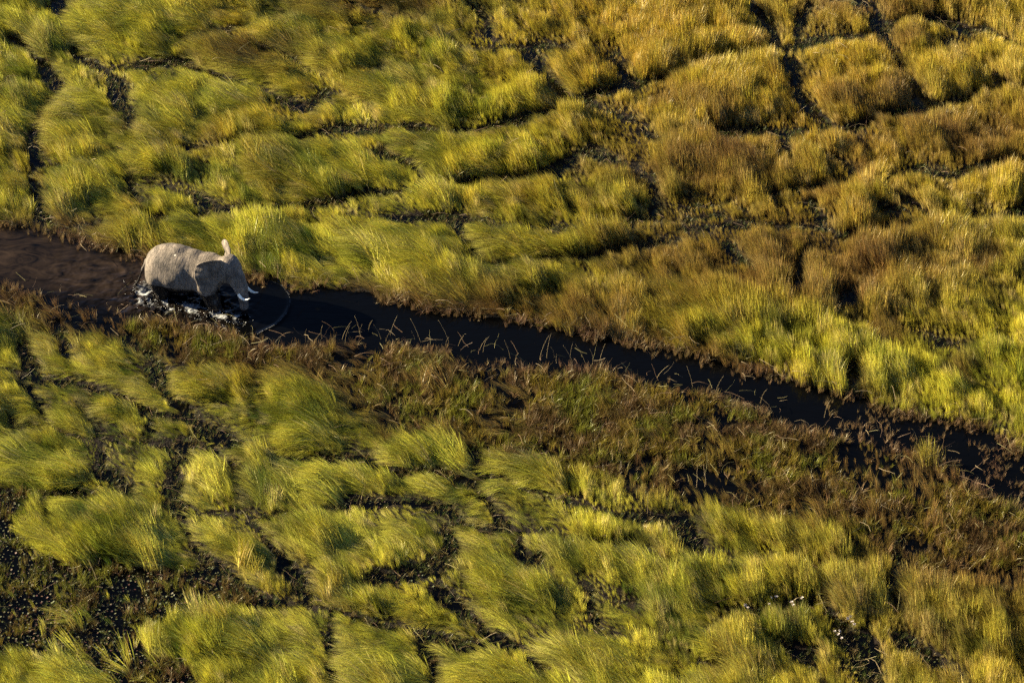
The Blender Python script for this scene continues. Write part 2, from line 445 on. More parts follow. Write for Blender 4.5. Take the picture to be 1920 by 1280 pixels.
wx = axis(-60, 60, E_LOC.x - 6.5, E_LOC.x + 7, 0.04, 1.2, 400)
wy = axis(-50, 60, E_LOC.y - 4.2, E_LOC.y + 2.8, 0.04, 1.2, 400)
X, Y = np.meshgrid(wx, wy, indexing='ij')
lx = (X - E_LOC.x) * fx_ + (Y - E_LOC.y) * fy_
ly = -(X - E_LOC.x) * fy_ + (Y - E_LOC.y) * fx_
near = np.exp(-((lx + 0.3) / 2.6) ** 4) * np.exp(-((ly + 0.7) / 1.45) ** 4)
rip = (fbm(X, Y, 0.45, 50) - 0.5) * 0.26 + (fbm(X, Y, 0.16, 54) - 0.5) * 0.13
wake = np.exp(-((lx + 4.5) / 2.6) ** 4) * 0.35
Zw = rip * (near + wake * 0.5)
# bow wave: a ring spreading ahead of the trunk
arcp = np.array([at(*p)[:2] for p in [(508,527),(530,537),(541,553),(544,572),(536,592),(519,608),(497,620),(484,627)]])
def dist_line(X, Y, P):
    dm = np.full(X.shape, 9.0)
    for a, b in zip(P[:-1], P[1:]):
        ab = b - a
        t = np.clip(((X - a[0]) * ab[0] + (Y - a[1]) * ab[1]) / (ab @ ab), 0, 1)
        dm = np.minimum(dm, np.hypot(X - a[0] - t * ab[0], Y - a[1] - t * ab[1]))
    return dm
da = dist_line(X + (fbm(X, Y, 0.9, 150) - 0.5) * 0.16, Y + (fbm(X, Y, 0.9, 155) - 0.5) * 0.16, arcp)
Zw = Zw + 0.035 * np.exp(-(da / 0.10) ** 2)
trunk_xy = eloc(2.75, -0.85)
dr = np.hypot(X - trunk_xy[0], Y - trunk_xy[1])
Zw = Zw + 0.016 * np.sin(dr * 17 + 3 * fbm(X, Y, 0.5, 158)) * np.exp(-dr / 0.45)
patchy = sstep(0.40, 0.66, fbm(lx, ly * 1.5 + 0.3 * lx, 0.48, 140, 3))
foam = (0.30 + 0.46 * patchy) * np.exp(-((ly + 1.0) / 0.62) ** 4) * np.exp(-((lx + 0.35) / 2.2) ** 4)
foam += (0.30 + 0.46 * patchy) * np.exp(-((lx - 2.1) / 0.7) ** 2 - ((ly + 1.0) / 0.7) ** 2)
foam += (0.25 + 0.4 * patchy) * np.exp(-((lx + 2.2) / 0.8) ** 2 - ((ly + 0.2) / 0.9) ** 2)
foam += (0.62 + 0.5 * fbm(X, Y, 0.35, 165)) * np.exp(-(da / 0.04) ** 2)
foam += 0.5 * np.exp(-((dr - 0.32) / 0.1) ** 2)
foam += 0.24 * near
mud = sstep(-0.6, -2.6, lx) * np.exp(-((ly - 0.0) / 1.9) ** 4) * 1.0 + 0.35 * near
wm = grid_mesh("water", wx, wy, Zw)
for nm, A in (("foam", foam), ("mud", mud)):
    at_ = wm.attributes.new(nm, 'FLOAT', 'POINT'); at_.data.foreach_set('value', A.astype(np.float32).ravel())
wm.materials.append(mat_water())
water = bpy.data.objects.new("water", wm); C.objects.link(water)
tag(water, "dark still water of the channel and flooded tracks", kind="structure")

# ------------------------------------------------------------------ grass
def blade_tuft(name, seed, n, spread, t0, t1, radius, width, fan=0.5, segs=3, lmin=0.6):
    """a tuft of n ribbon blades leaning to +x; t0, t1: tilt from upright at foot and tip"""
    g = np.random.default_rng(seed)
    V, F, A = [], [], []
    for k in range(n):
        r, th = radius * math.sqrt(g.random()), g.random() * 2 * math.pi
        p = np.array([r * math.cos(th), r * math.sin(th), -0.05])
        az = g.normal(0, fan)
        a0 = max(0.0, t0 + g.normal(0, 0.13)); a1 = min(R(105), t1 + g.normal(0, 0.22))
        ln = lmin + (1.0 - lmin) * g.random() ** 0.7
        w = width * (0.6 + 0.8 * g.random())
        face = az + math.pi / 2 + g.normal(0, 0.9)
        side = np.array([math.cos(face), math.sin(face), 0]) * w * 0.5
        rnd, rv = g.random(), g.random()
        base = len(V)
        for s in range(segs + 1):
            f = s / segs
            if s < segs:
                sw = side * (1 - 0.55 * f)
                V += [p - sw, p + sw]; A += [(f, rnd, rv)] * 2
            else:
                V.append(p.copy()); A.append((1, rnd, rv))
            th_ = a0 + (a1 - a0) * f
            step = ln / segs
            p = p + step * np.array([math.sin(th_) * math.cos(az), math.sin(th_) * math.sin(az), math.cos(th_)])
        for s in range(segs - 1):
            b = base + 2 * s
            F += [(b, b + 1, b + 3), (b, b + 3, b + 2)]
        b = base + 2 * (segs - 1)
        F.append((b, b + 1, b + 2))
    me = fast_mesh(name, V, np.array(F))
    at_ = me.attributes.new('blade', 'FLOAT_VECTOR', 'POINT')
    at_.data.foreach_set('vector', np.array(A, np.float32).ravel())
    return me

def scatter(name, pos, rot, scl, idx, col, protos, mat):
    """one object: tufts instanced on its points"""
    me = bpy.data.meshes.new(name)
    n = len(pos)
    me.vertices.add(n); me.vertices.foreach_set('co', pos.astype(np.float32).ravel())
    def att(nm, ty, key, arr):
        a = me.attributes.new(nm, ty, 'POINT'); a.data.foreach_set(key, arr)
    att('rotv', 'FLOAT_VECTOR', 'vector', rot.astype(np.float32).ravel())
    att('sclv', 'FLOAT_VECTOR', 'vector', scl.astype(np.float32).ravel())
    att('pidx', 'INT', 'value', idx.astype(np.int32))
    att('col', 'FLOAT_VECTOR', 'vector', col.astype(np.float32).ravel())
    me.materials.append(mat)
    o = bpy.data.objects.new(name, me); C.objects.link(o)
    coll = bpy.data.collections.new(name + "_tufts")
    for i, pm in enumerate(protos):
        pm.materials.clear(); pm.materials.append(mat)
        po = bpy.data.objects.new("%s_tuft.%03d" % (name, i), pm)
        coll.objects.link(po)
    ng = bpy.data.node_groups.new(name + "_scatter", 'GeometryNodeTree')
    ng.interface.new_socket('Geometry', in_out='INPUT', socket_type='NodeSocketGeometry')
    ng.interface.new_socket('Geometry', in_out='OUTPUT', socket_type='NodeSocketGeometry')
    N, L = ng.nodes, ng.links
    gi, go = N.new('NodeGroupInput'), N.new('NodeGroupOutput')
    ci = N.new('GeometryNodeCollectionInfo'); ci.inputs['Collection'].default_value = coll
    ci.inputs['Separate Children'].default_value = True; ci.inputs['Reset Children'].default_value = True
    iop = N.new('GeometryNodeInstanceOnPoints'); iop.inputs['Pick Instance'].default_value = True
    def named(nm, ty):
        a = N.new('GeometryNodeInputNamedAttribute'); a.data_type = ty; a.inputs['Name'].default_value = nm
        return a.outputs['Attribute']
    e2r = N.new('FunctionNodeEulerToRotation')
    L.new(named('rotv', 'FLOAT_VECTOR'), e2r.inputs[0])
    L.new(gi.outputs[0], iop.inputs['Points']); L.new(ci.outputs[0], iop.inputs['Instance'])
    L.new(named('pidx', 'INT'), iop.inputs['Instance Index'])
    L.new(e2r.outputs[0], iop.inputs['Rotation'])
    L.new(named('sclv', 'FLOAT_VECTOR'), iop.inputs['Scale'])
    L.new(iop.outputs[0], go.inputs[0])
    md = o.modifiers.new("tufts", 'NODES'); md.node_group = ng
    return o

def jitter(sp):
    x = np.arange(GX0 + 0.2, GX1 - 0.2, sp); y = np.arange(GY0 + 0.2, GY1 - 0.2, sp)
    X, Y = np.meshgrid(x, y, indexing='ij')
    X = (X + (rng.random(X.shape) - 0.5) * sp * 1.1).ravel(); Y = (Y + (rng.random(Y.shape) - 0.5) * sp * 1.1).ravel()
    k = in_view(X, Y, 2.2)
    return X[k], Y[k]

def mixc(a, b, t):
    return np.asarray(a) * (1 - t)[:, None] + np.asarray(b) * t[:, None]

# four steps of lodging, three tufts each: 0-2 upright ... 9-11 laid over
protos = []
for lvl, (t0, t1) in enumerate([(4, 22), (12, 46), (26, 70), (44, 90)]):
    for v in range(3):
        protos.append(blade_tuft("grass_blades", 100 + lvl * 10 + v, 21, 0, R(t0), R(t1), 0.13, 0.0175, fan=0.45 - 0.08 * lvl))

x, y = jitter(0.165)
T, CH, BR, PD, GD = (samp(A, x, y) for A in (TR, CHN, BRN, PAD, GLD))
n_big, n_mid, n_sm = fbm(x, y, 5.0, 60), fbm(x, y, 1.7, 64), fbm(x, y, 0.5, 68)
stretch = fbm(x * 1.0 + y * 0.25, y * 0.35, 0.55, 72)              # streaks along the lie of the blades
bw = sstep(-1.1, 0.7, BR + (n_mid - 0.5) * 1.6)                                          # weight of the dead, trampled belt
pw = sstep(-0.15, 0.35, PD)
hole = sstep(0.60, 0.74, fbm(x, y, 1.3, 76)) * 0.5
keep = sstep(-0.05, 0.16, T + (n_sm - 0.5) * 0.25)
keep *= 1 - sstep(-0.30, 0.0, CH + (n_sm - 0.5) * 0.5)
keep *= 1 - 0.86 * bw
keep *= 1 - 0.97 * pw
k = rng.random(len(x)) < keep
x, y, T, CH, BR, PD, GD, n_big, n_mid, n_sm, stretch, bw = (a[k] for a in (x, y, T, CH, BR, PD, GD, n_big, n_mid, n_sm, stretch, bw))
right = sstep(-6, 16, x + 0.25 * y)                               # the wind-laid part lies to the west
def cells(x, y, size, seed):
    """nearest of a jittered grid of clump centres: random numbers of that clump"""
    g = np.random.default_rng(seed); n_ = 256
    jx, jy, rv = g.random((n_, n_)), g.random((n_, n_)), g.random((n_, n_, 4))
    ix, iy = np.floor(x / size).astype(int), np.floor(y / size).astype(int)
    best = np.full(len(x), 1e9); out = np.zeros((len(x), 4))
    for dx in (-1, 0, 1):
        for dy in (-1, 0, 1):
            a, b = (ix + dx) % n_, (iy + dy) % n_
            d = (x - (ix + dx + jx[a, b]) * size) ** 2 + (y - (iy + dy + jy[a, b]) * size) ** 2
            m_ = d < best
            best = np.where(m_, d, best); out[m_] = rv[a, b][m_]
    return out, np.sqrt(best) / size
wob = (fbm(x, y, 0.7, 160) - 0.5) * 0.6
cl1, cd1 = cells(x + 0.45 * y + wob, y * 0.62 - 0.1 * x + wob, 0.62, 31)
cl2, cd2 = cells(x + 0.3 * y - wob, y * 0.55 + wob, 1.5, 32)
h = 0.46 + 0.98 * (1 - np.exp(-np.maximum(T, 0) / 0.50))
swell = sstep(0.28, 0.72, fbm(x * 0.8, y, 2.2, 130, 2))
h *= 0.50 + 0.70 * swell
h *= 1 - 0.5 * sstep(-0.3, 0.2, PD)
h *= 1 - 0.42 * bw
h *= 0.92 - 0.04 * right
h *= 0.72 + 0.56 * sstep(0.25, 0.75, stretch)
h *= 0.86 + 0.28 * rng.random(len(x))
h *= 1 - 0.30 * np.exp(-((CH + 0.25) / 0.7) ** 2)
h *= (0.70 + 0.52 * cl1[:, 0]) * (0.84 + 0.32 * cl2[:, 0]) * (1.10 - 0.28 * cd1)
h = np.clip(h, 0.22, 1.5)
# lie of the grass: laid up-left in the west, upright in the east, spilling over the mound edges
ang = (fbm(x, y, 3.4, 80, 2) - 0.5) * 1.9
ca, sa = np.cos(ang), np.sin(ang)
w0x, w0y = -0.92 * (1 - right) + -0.22 * right, 0.42 * (1 - right) + 0.36 * right
wxv, wyv = w0x * ca - w0y * sa, w0x * sa + w0y * ca
mag = 0.55 + 0.9 * fbm(x, y, 2.6, 84, 2)
wxv, wyv = wxv * mag, wyv * mag
ox, oy = -samp(TRG[0], x, y), -samp(TRG[1], x, y)
edge = np.exp(-np.maximum(T, 0) / 0.30) * 0.55
lxv, lyv = wxv + ox * edge, wyv + oy * edge
phi = np.arctan2(lyv, lxv) + rng.normal(0, 0.16, len(x)) + (cl1[:, 1] - 0.5) * 0.9 + (cl2[:, 1] - 0.5) * 0.7
bend = np.hypot(lxv, lyv) + rng.normal(0, 0.10, len(x)) + (cl1[:, 2] - 0.5) * 0.55
lvl = np.digitize(bend, [0.34, 0.68, 1.02])
idx = lvl * 3 + rng.integers(0, 3, len(x))
pos = np.stack([x, y, np.full_like(x, 0.04)], -1)
rot = np.stack([rng.normal(0, 0.06, len(x)), rng.normal(0, 0.06, len(x)), phi], -1)
wid = 0.8 + 0.5 * rng.random(len(x))
ln_ = 1.0 + 0.65 * (1 - right) * sstep(0.5, 1.1, bend)                 # laid blades trail long
scl = np.stack([h * ln_, h * wid, h], -1)
# blades root to leeward of the place they cover
reach = h * ln_ * np.array([0.18, 0.42, 0.66, 0.85])[lvl] * 0.36
pos[:, 0] -= reach * np.cos(phi); pos[:, 1] -= reach * np.sin(phi)
ok_ = samp(CHN, pos[:, 0], pos[:, 1]) < -0.05
GREEN, LIME, STRAW, GOLDC, BRNC = (0.050, 0.090, 0.010), (0.445, 0.41, 0.040), (0.58, 0.47, 0.18), (0.285, 0.185, 0.024), (0.15, 0.088, 0.030)
c = mixc(GREEN, LIME, sstep(0.22, 0.66, n_mid * 0.35 + stretch * 0.3 + cl1[:, 3] * 0.2 + cl2[:, 3] * 0.15))
gw = np.clip(sstep(-5.0, 3.0, GD) * 0.75 + sstep(0.50, 0.78, n_big * 0.6 + stretch * 0.4) * 0.7, 0, 1)
c = mixc(c, (0.50, 0.475, 0.065), sstep(3, -9, y) * sstep(0.45, 0.7, n_mid * 0.6 + stretch * 0.4) * 0.7)
c = mixc(c, GOLDC, gw * (0.6 + 0.4 * n_sm))
c = mixc(c, STRAW, sstep(0.55, 0.85, n_sm * 0.6 + rng.random(len(x)) * 0.4) * 0.7)
rust = np.zeros(len(x))                                    # rusty, dried-out stands
for (px_, py_, rx_, ry_) in [(1500,500,10,3.8),(1000,585,6,1.5),(1200,330,2.6,2.2),(690,10,4,2.0),(1640,20,5,2.0),(1340,320,4.5,2.6),(120,425,3.5,1.0),(470,110,3.0,1.4),(1850,1060,7,5.5),(1850,260,5,3)]:
    q_ = at(px_, py_)
    rust = np.maximum(rust, np.exp(-((x - q_[0]) / rx_) ** 2 - ((y - q_[1]) / ry_) ** 2))
c = mixc(c, (0.165, 0.105, 0.030), np.clip(rust * (0.45 + 0.9 * n_sm), 0, 0.9))
west = np.clip(-ox, 0, 1) * np.exp(-np.maximum(T, 0) / 0.30)      # sunlit paleness of the west-facing rims, painted into the blade colour
c = mixc(c, STRAW, west * 0.6)
c = mixc(c, BRNC, np.clip(bw * 0.8 + sstep(0.62, 0.8, fbm(x, y, 2.6, 90)) * 0.65 * right + 0.9 * np.exp(-((CH + 0.15) / 0.75) ** 2) * sstep(0.3, 0.6, n_mid), 0, 1))
c *= (0.78 + 0.44 * rng.random(len(x)))[:, None]
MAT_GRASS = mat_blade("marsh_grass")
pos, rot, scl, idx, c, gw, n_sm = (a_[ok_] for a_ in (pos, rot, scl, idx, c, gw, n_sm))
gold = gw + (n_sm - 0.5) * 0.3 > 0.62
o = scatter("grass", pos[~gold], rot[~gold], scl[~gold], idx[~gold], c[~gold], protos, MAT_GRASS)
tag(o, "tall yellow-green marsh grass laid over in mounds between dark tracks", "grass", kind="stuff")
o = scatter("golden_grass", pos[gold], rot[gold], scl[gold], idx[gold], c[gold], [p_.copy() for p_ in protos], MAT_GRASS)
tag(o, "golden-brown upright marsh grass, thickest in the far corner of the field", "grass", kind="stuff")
print("grass tufts", len(x))

# low dark sedge in the tracks and pools
protos2 = [blade_tuft("sedge_blades", 300 + v, 12, 0, R(15), R(60), 0.12, 0.014, fan=3.0, lmin=0.4) for v in range(3)]
x, y = jitter(0.16)
T, CH, PD = samp(TR, x, y), samp(CHN, x, y), samp(PAD, x, y)
patch = sstep(0.40, 0.66, fbm(x, y, 0.9, 94))
keep = (T < 0.15) * (0.40 + 0.6 * patch) * (CH < -0.15) + (PD > 0) * 0.22 * patch * 1.6
k = rng.random(len(x)) < keep
x, y, T = x[k], y[k], T[k]
pos = np.stack([x, y, np.full_like(x, 0.0)], -1)
rot = np.stack([x * 0, x * 0, rng.random(len(x)) * 6.28], -1)
hh = 0.16 + 0.26 * rng.random(len(x))
t = rng.random(len(x))
c = mixc((0.05, 0.075, 0.014), (0.16, 0.12, 0.04), sstep(0.3, 0.9, t))
o = scatter("sedge", pos, rot, np.stack([hh * 1.2, hh * 1.2, hh], -1), rng.integers(0, 3, len(x)), c, protos2, MAT_GRASS)
tag(o, "short dark green sedge growing in the flooded tracks", "sedge", kind="stuff")

# trampled belt of dead brown reeds below the channel, and its ragged banks
protos3 = []
for lv, (t0, t1) in enumerate([(5, 40), (20, 75), (45, 95)]):
    for v in range(2):
        protos3.append(blade_tuft("dead_reed_blades", 400 + lv * 10 + v, 15, 0, R(t0), R(t1), 0.12, 0.019, fan=1.2, lmin=0.35))
x, y = jitter(0.15)
T, CH, BR, PD = (samp(A, x, y) for A in (TR, CHN, BRN, PAD))
clump = fbm(x, y, 0.8, 98); clump2 = fbm(x, y, 2.6, 101)
belt = sstep(-0.6, 0.3, BR) * sstep(0.40, 0.60, clump * 0.5 + clump2 * 0.5) * 0.95
bank = np.exp(-((CH + 0.05) / 0.40) ** 2) * 0.85 * sstep(0.3, 0.6, clump)
islet = sstep(9, 17, x) * sstep(0.50, 0.62, clump) * 0.5 * (CH > 0)
padw = sstep(0, 0.4, PD) * sstep(0.46, 0.64, clump) * 0.55
k = rng.random(len(x)) < (np.clip(belt * (CH < 0.06), 0, 1) + bank + padw) * (CH < 0.42) + islet
x, y, CH, BR, clump2 = x[k], y[k], CH[k], BR[k], clump2[k]
hh = (0.30 + 0.48 * rng.random(len(x))) * (0.6 + 0.8 * clump2)
right = sstep(-6, 16, x)
t = fbm(x, y, 1.2, 110)
c = mixc((0.072, 0.046, 0.018), (0.135, 0.104, 0.015), sstep(0.36, 0.60, t))
c = mixc(c, (0.24, 0.16, 0.08), (rng.random(len(x)) > 0.9) * 0.8)
c = mixc(c, (0.11, 0.12, 0.013), sstep(0.52, 0.66, fbm(x, y, 1.0, 170)) * 0.85)
c = mixc(c, (0.15, 0.092, 0.056), sstep(-0.45, 0.0, CH) * 0.7)
hh *= 1 - 0.35 * sstep(-0.1, 0.25, CH)
c *= (0.7 + 0.5 * rng.random(len(x)))[:, None]
pos = np.stack([x, y, np.full_like(x, 0.0)], -1)
rot = np.stack([x * 0, x * 0, rng.random(len(x)) * 6.28], -1)
o = scatter("dead_reeds", pos, rot, np.stack([hh * 1.1, hh * 1.1, hh], -1), np.minimum(rng.integers(0, 9, len(x)) % 6, rng.integers(0, 6, len(x))), c, protos3, MAT_GRASS)
tag(o, "trampled brown dead reeds along the banks of the channel", "reeds", kind="stuff")
print("dead reeds", len(x))

# ------------------------------------------------------------------ floating leaves and fallen stalks
def colored_mesh(name, V, F, colors_v, mat, kind, label, cat):
    me = fast_mesh(name, V, F)
    a = me.attributes.new('tint', 'FLOAT_COLOR', 'POINT')
    a.data.foreach_set('color', np.c_[colors_v, np.ones(len(V))].astype(np.float32).ravel())
    me.materials.append(mat)
    o = bpy.data.objects.new(name, me); C.objects.link(o)
    return tag(o, label, cat, kind=kind)

x, y = jitter(0.16)
T, CH, PD, BR = (samp(A, x, y) for A in (TR, CHN, PAD, BRN))
cl = fbm(x, y, 1.8, 120)
pr = np.maximum(sstep(-0.2, 0.2, PD) * (0.55 + 0.5 * cl), sstep(0.1, -0.1, T) * sstep(0.55, 0.70, cl) * 0.28) * (CH < -0.1)
k = rng.random(len(x)) < pr
x, y = x[k], y[k]
V, F, CV = [], [], []
pal = np.array([(0.13, 0.15, 0.055), (0.17, 0.10, 0.06), (0.08, 0.09, 0.03), (0.21, 0.19, 0.11), (0.11, 0.045, 0.035), (0.15, 0.17, 0.09)])
for i in range(len(x)):
    r = rng.uniform(0.018, 0.046); a0 = rng.random() * 6.28; el = rng.uniform(0.6, 1.0)
    tx, ty = rng.normal(0, 0.25, 2); z0 = 0.06 + 0.05 * rng.random()
    b = len(V); cc = pal[rng.integers(0, 6)] * rng.uniform(0.22, 0.72)
    V.append((x[i], y[i], z0 - 0.006)); CV.append(cc)
    for s in range(7):
        a = a0 + 0.25 + s / 6 * 5.8
        dx, dy = r * math.cos(a), r * el * math.sin(a)
        V.append((x[i] + dx, y[i] + dy, z0 + tx * dx + ty * dy)); CV.append(cc)
    for s in range(6): F.append((b, b + 1 + s, b + 2 + s))
MAT_TINT = mat_attr("leaf_and_straw", 0.55)
colored_mesh("floating_leaves", np.array(V), np.array(F), np.array(CV), MAT_TINT, "stuff",
             "small olive and russet leaves floating on the dark pools and tracks", "leaves")

# fallen straw-coloured stalks
x, y = jitter(0.33)
T, CH, BR, PD = (samp(A, x, y) for A in (TR, CHN, BRN, PAD))
pr = np.maximum.reduce([sstep(0.25, -0.05, T) * 0.30 * (CH < -0.1), 0.42 * np.exp(-((CH - 0.02) / 0.42) ** 2), 0.12 * sstep(-0.4, 0.2, BR) * (CH < 0.1), 0.05 * (PD > 0), 0.020 * (T > 0.4) * (CH < -0.2)])
k = rng.random(len(x)) < pr
x, y, T, CH = x[k], y[k], T[k], CH[k]
V, F, CV = [], [], []
for i in range(len(x)):
    ln = rng.uniform(0.25, 0.95); az = rng.normal(0.2, 0.9) + (math.pi if rng.random() < .5 else 0)
    w = rng.uniform(0.004, 0.009); el = abs(rng.normal(0, 0.35)) + 0.05
    p = np.array([x[i], y[i], 0.06 if T[i] < 0.4 else 0.6])
    cc = np.array([(0.20, 0.15, 0.085), (0.14, 0.085, 0.05), (0.17, 0.15, 0.06)][rng.integers(0, 3)]) * rng.uniform(0.6, 1.25)
    b = len(V); d_el = rng.normal(-0.45, 0.5)
    for s in range(4):
        e = el + d_el * s / 3
        dr_ = np.array([math.cos(az) * math.cos(e), math.sin(az) * math.cos(e), math.sin(e)])
        sd_ = np.array([-math.sin(az), math.cos(az), 0]) * w * (1 - 0.2 * s)
        V += [p - sd_, p + sd_, p + np.array([0, 0, w * 1.6])]; CV += [cc] * 3
        p = p + dr_ * ln / 3; p[2] = max(p[2], 0.02); az += rng.normal(0, 0.25)
    for s in range(3):
        q = b + 3 * s
        for j in range(3):
            j2 = (j + 1) % 3
            F += [(q + j, q + j2, q + 3 + j2), (q + j, q + 3 + j2, q + 3 + j)]
colored_mesh("fallen_stalks", np.array(V), np.array(F), np.array(CV), MAT_TINT, "stuff",
             "pale broken straw stalks lying over the banks and tracks", "stalks")

# ------------------------------------------------------------------ elephant
def smin(a, b, k):
    h_ = np.clip(0.5 + 0.5 * (b - a) / k, 0, 1)
    return b * (1 - h_) + a * h_ - k * h_ * (1 - h_)

class Field:
    def __init__(s, lo, hi, vox):
        s.lo, s.v = np.array(lo, float), vox
        s.n = np.ceil((np.array(hi) - s.lo) / vox).astype(int)
        g = [s.lo[i] + np.arange(s.n[i]) * vox for i in range(3)]
        s.X, s.Y, s.Z = np.meshgrid(*g, indexing='ij')
        s.X, s.Y, s.Z = (a.astype(np.float32) for a in (s.X, s.Y, s.Z))
        s.d = np.full(tuple(s.n), 1.0, np.float32)
    def win(s, lo, hi):
        i0 = np.clip(((np.array(lo) - s.lo) / s.v).astype(int), 0, s.n)
        i1 = np.clip(((np.array(hi) - s.lo) / s.v).astype(int) + 2, 0, s.n)
        return tuple(slice(a, b) for a, b in zip(i0, i1))
    def cone(s, a, b, ra, rb, k):
        a, b = np.array(a, float), np.array(b, float)
        m = max(ra, rb) + 0.45
        w = s.win(np.minimum(a, b) - m, np.maximum(a, b) + m)
        X, Y, Z = s.X[w] - a[0], s.Y[w] - a[1], s.Z[w] - a[2]
        ab = b - a
        t = np.clip((X * ab[0] + Y * ab[1] + Z * ab[2]) / (ab @ ab), 0, 1)
        d = np.sqrt((X - t * ab[0]) ** 2 + (Y - t * ab[1]) ** 2 + (Z - t * ab[2]) ** 2) - (ra + (rb - ra) * t)
        s.d[w] = smin(s.d[w], d, k)
    def chain(s, pts, k):
        for (a, ra), (b, rb) in zip(pts[:-1], pts[1:]): s.cone(a, b, ra, rb, k)
    def ell(s, c, r, k, M=None):
        c, r = np.array(c, float), np.array(r, float)
        m = r.max() + 0.45
        w = s.win(c - m, c + m)
        P = np.stack([s.X[w] - c[0], s.Y[w] - c[1], s.Z[w] - c[2]], -1)
        if M is not None: P = P @ M            # to the ellipsoid's own axes
        k0 = np.linalg.norm(P / r, axis=-1); k1 = np.linalg.norm(P / r ** 2, axis=-1)
        s.d[w] = smin(s.d[w], (k0 * (k0 - 1) / np.maximum(k1, 1e-6)).astype(np.float32), k)
    def cloud(s, P, rad, k):
        e = np.full(s.d.shape, 1.0, np.float32)
        m = 0.12
        for p in P:
            w = s.win(p - m, p + m)
            dd = np.sqrt((s.X[w] - p[0]) ** 2 + (s.Y[w] - p[1]) ** 2 + (s.Z[w] - p[2]) ** 2)
            e[w] = np.minimum(e[w], dd)
        s.d = smin(s.d, e - rad, k)
    def mesh(s):
        """surface nets"""
        d = s.d; n = s.n - 1
        acc = np.zeros(tuple(n) + (3,), np.float32); cnt = np.zeros(tuple(n), np.float32)
        def sl(o): return d[o[0]:o[0] + n[0], o[1]:o[1] + n[1], o[2]:o[2] + n[2]]
        for a in range(3):
            for u in (0, 1):
                for v in (0, 1):
                    o0 = [0, 0, 0]; o0[(a + 1) % 3] = u; o0[(a + 2) % 3] = v
                    o1 = list(o0); o1[a] = 1
                    d0, d1 = sl(o0), sl(o1)
                    c = (d0 < 0) != (d1 < 0)
                    t = np.where(c, d0 / np.where(c, d0 - d1, 1), 0)
                    pt = np.stack([np.full(d0.shape, float(q), np.float32) for q in o0], -1)
                    pt[..., a] = t
                    acc += pt * c[..., None]; cnt += c
        ok = cnt > 0
        ids = np.full(tuple(n), -1, np.int64); ids[ok] = np.arange(ok.sum())
        I = np.argwhere(ok)
        V = s.lo + (I + acc[ok] / cnt[ok][:, None]) * s.v
        F = []
        for a in range(3):
            b, c_ = (a + 1) % 3, (a + 2) % 3
            sel0 = [slice(1, -1)] * 3; sel1 = [slice(1, -1)] * 3
            sel0[a] = slice(0, -1); sel1[a] = slice(1, None)
            d0, d1 = d[tuple(sel0)], d[tuple(sel1)]
            E = np.argwhere((d0 < 0) != (d1 < 0))
            neg = (d0 < 0)[tuple(E.T)]
            E = E.copy(); E[:, b] += 1; E[:, c_] += 1
            def cid(db, dc):
                q = E.copy(); q[:, b] -= db; q[:, c_] -= dc
                q = np.clip(q, 0, n - 1)
                return ids[tuple(q.T)]
            Q = np.stack([cid(1, 1), cid(0, 1), cid(0, 0), cid(1, 0)], -1)
            Q = np.where(neg[:, None], Q, Q[:, ::-1])
            F.append(Q[(Q >= 0).all(1)])
        return V, np.concatenate(F)

fd = Field((-2.9, -1.9, -0.05), (3.75, 1.9, 3.5), 0.026)
# trunk of the body
fd.ell((-0.50, 0, 1.93), (1.55, 0.93, 0.92), 0.3)
fd.ell((-1.32, 0, 1.88), (0.70, 0.78, 0.78), 0.3)
fd.ell((0.85, 0, 2.02), (0.80, 0.68, 0.80), 0.35)
fd.chain([((-1.62, 0, 2.18), .22), ((-1.15, 0, 2.50), .20), ((-0.50, 0, 2.72), .16), ((0.25, 0, 2.64), .17), ((0.95, 0, 2.48), .20)], 0.35)
for s_ in (-1, 1):
    fd.ell((-1.05, 0.45 * s_, 2.32), (0.32, 0.22, 0.22), 0.3)          # hip bones
    fd.ell((0.95, 0.42 * s_, 2.05), (0.34, 0.22, 0.5), 0.3)            # shoulder blades
    fd.ell((-1.42, 0.44 * s_, 1.75), (0.48, 0.36, 0.62), 0.2)           # thighs
# legs, mid-stride: right fore forward, left fore back
fd.chain([((0.95, -0.46, 1.75), .42), ((1.32, -0.50, 1.05), .29), ((1.62, -0.48, 0.5), .235), ((1.74, -0.48, 0.16), .25)], 0.12)
fd.chain([((0.90, 0.46, 1.75), .42), ((0.78, 0.48, 1.05), .29), ((0.55, 0.46, 0.5), .235), ((0.50, 0.46, 0.16), .25)], 0.12)
fd.chain([((-1.42, -0.45, 1.6), .46), ((-1.20, -0.46, 0.98), .31), ((-1.32, -0.44, 0.5), .225), ((-1.18, -0.44, 0.15), .25)], 0.12)
fd.chain([((-1.45, 0.45, 1.6), .46), ((-1.62, 0.46, 0.98), .31), ((-1.98, 0.44, 0.5), .225), ((-2.02, 0.44, 0.15), .25)], 0.12)
# tail
fd.chain([((-1.88, 0, 2.16), .13), ((-2.12, -0.02, 1.98), .075), ((-2.30, -0.08, 1.62), .055), ((-2.46, -0.16, 1.24), .042), ((-2.58, -0.22, 0.98), .032)], 0.06)
# neck
fd.cone((1.05, 0, 2.16), (1.85, -0.05, 2.42), .62, .48, 0.25)
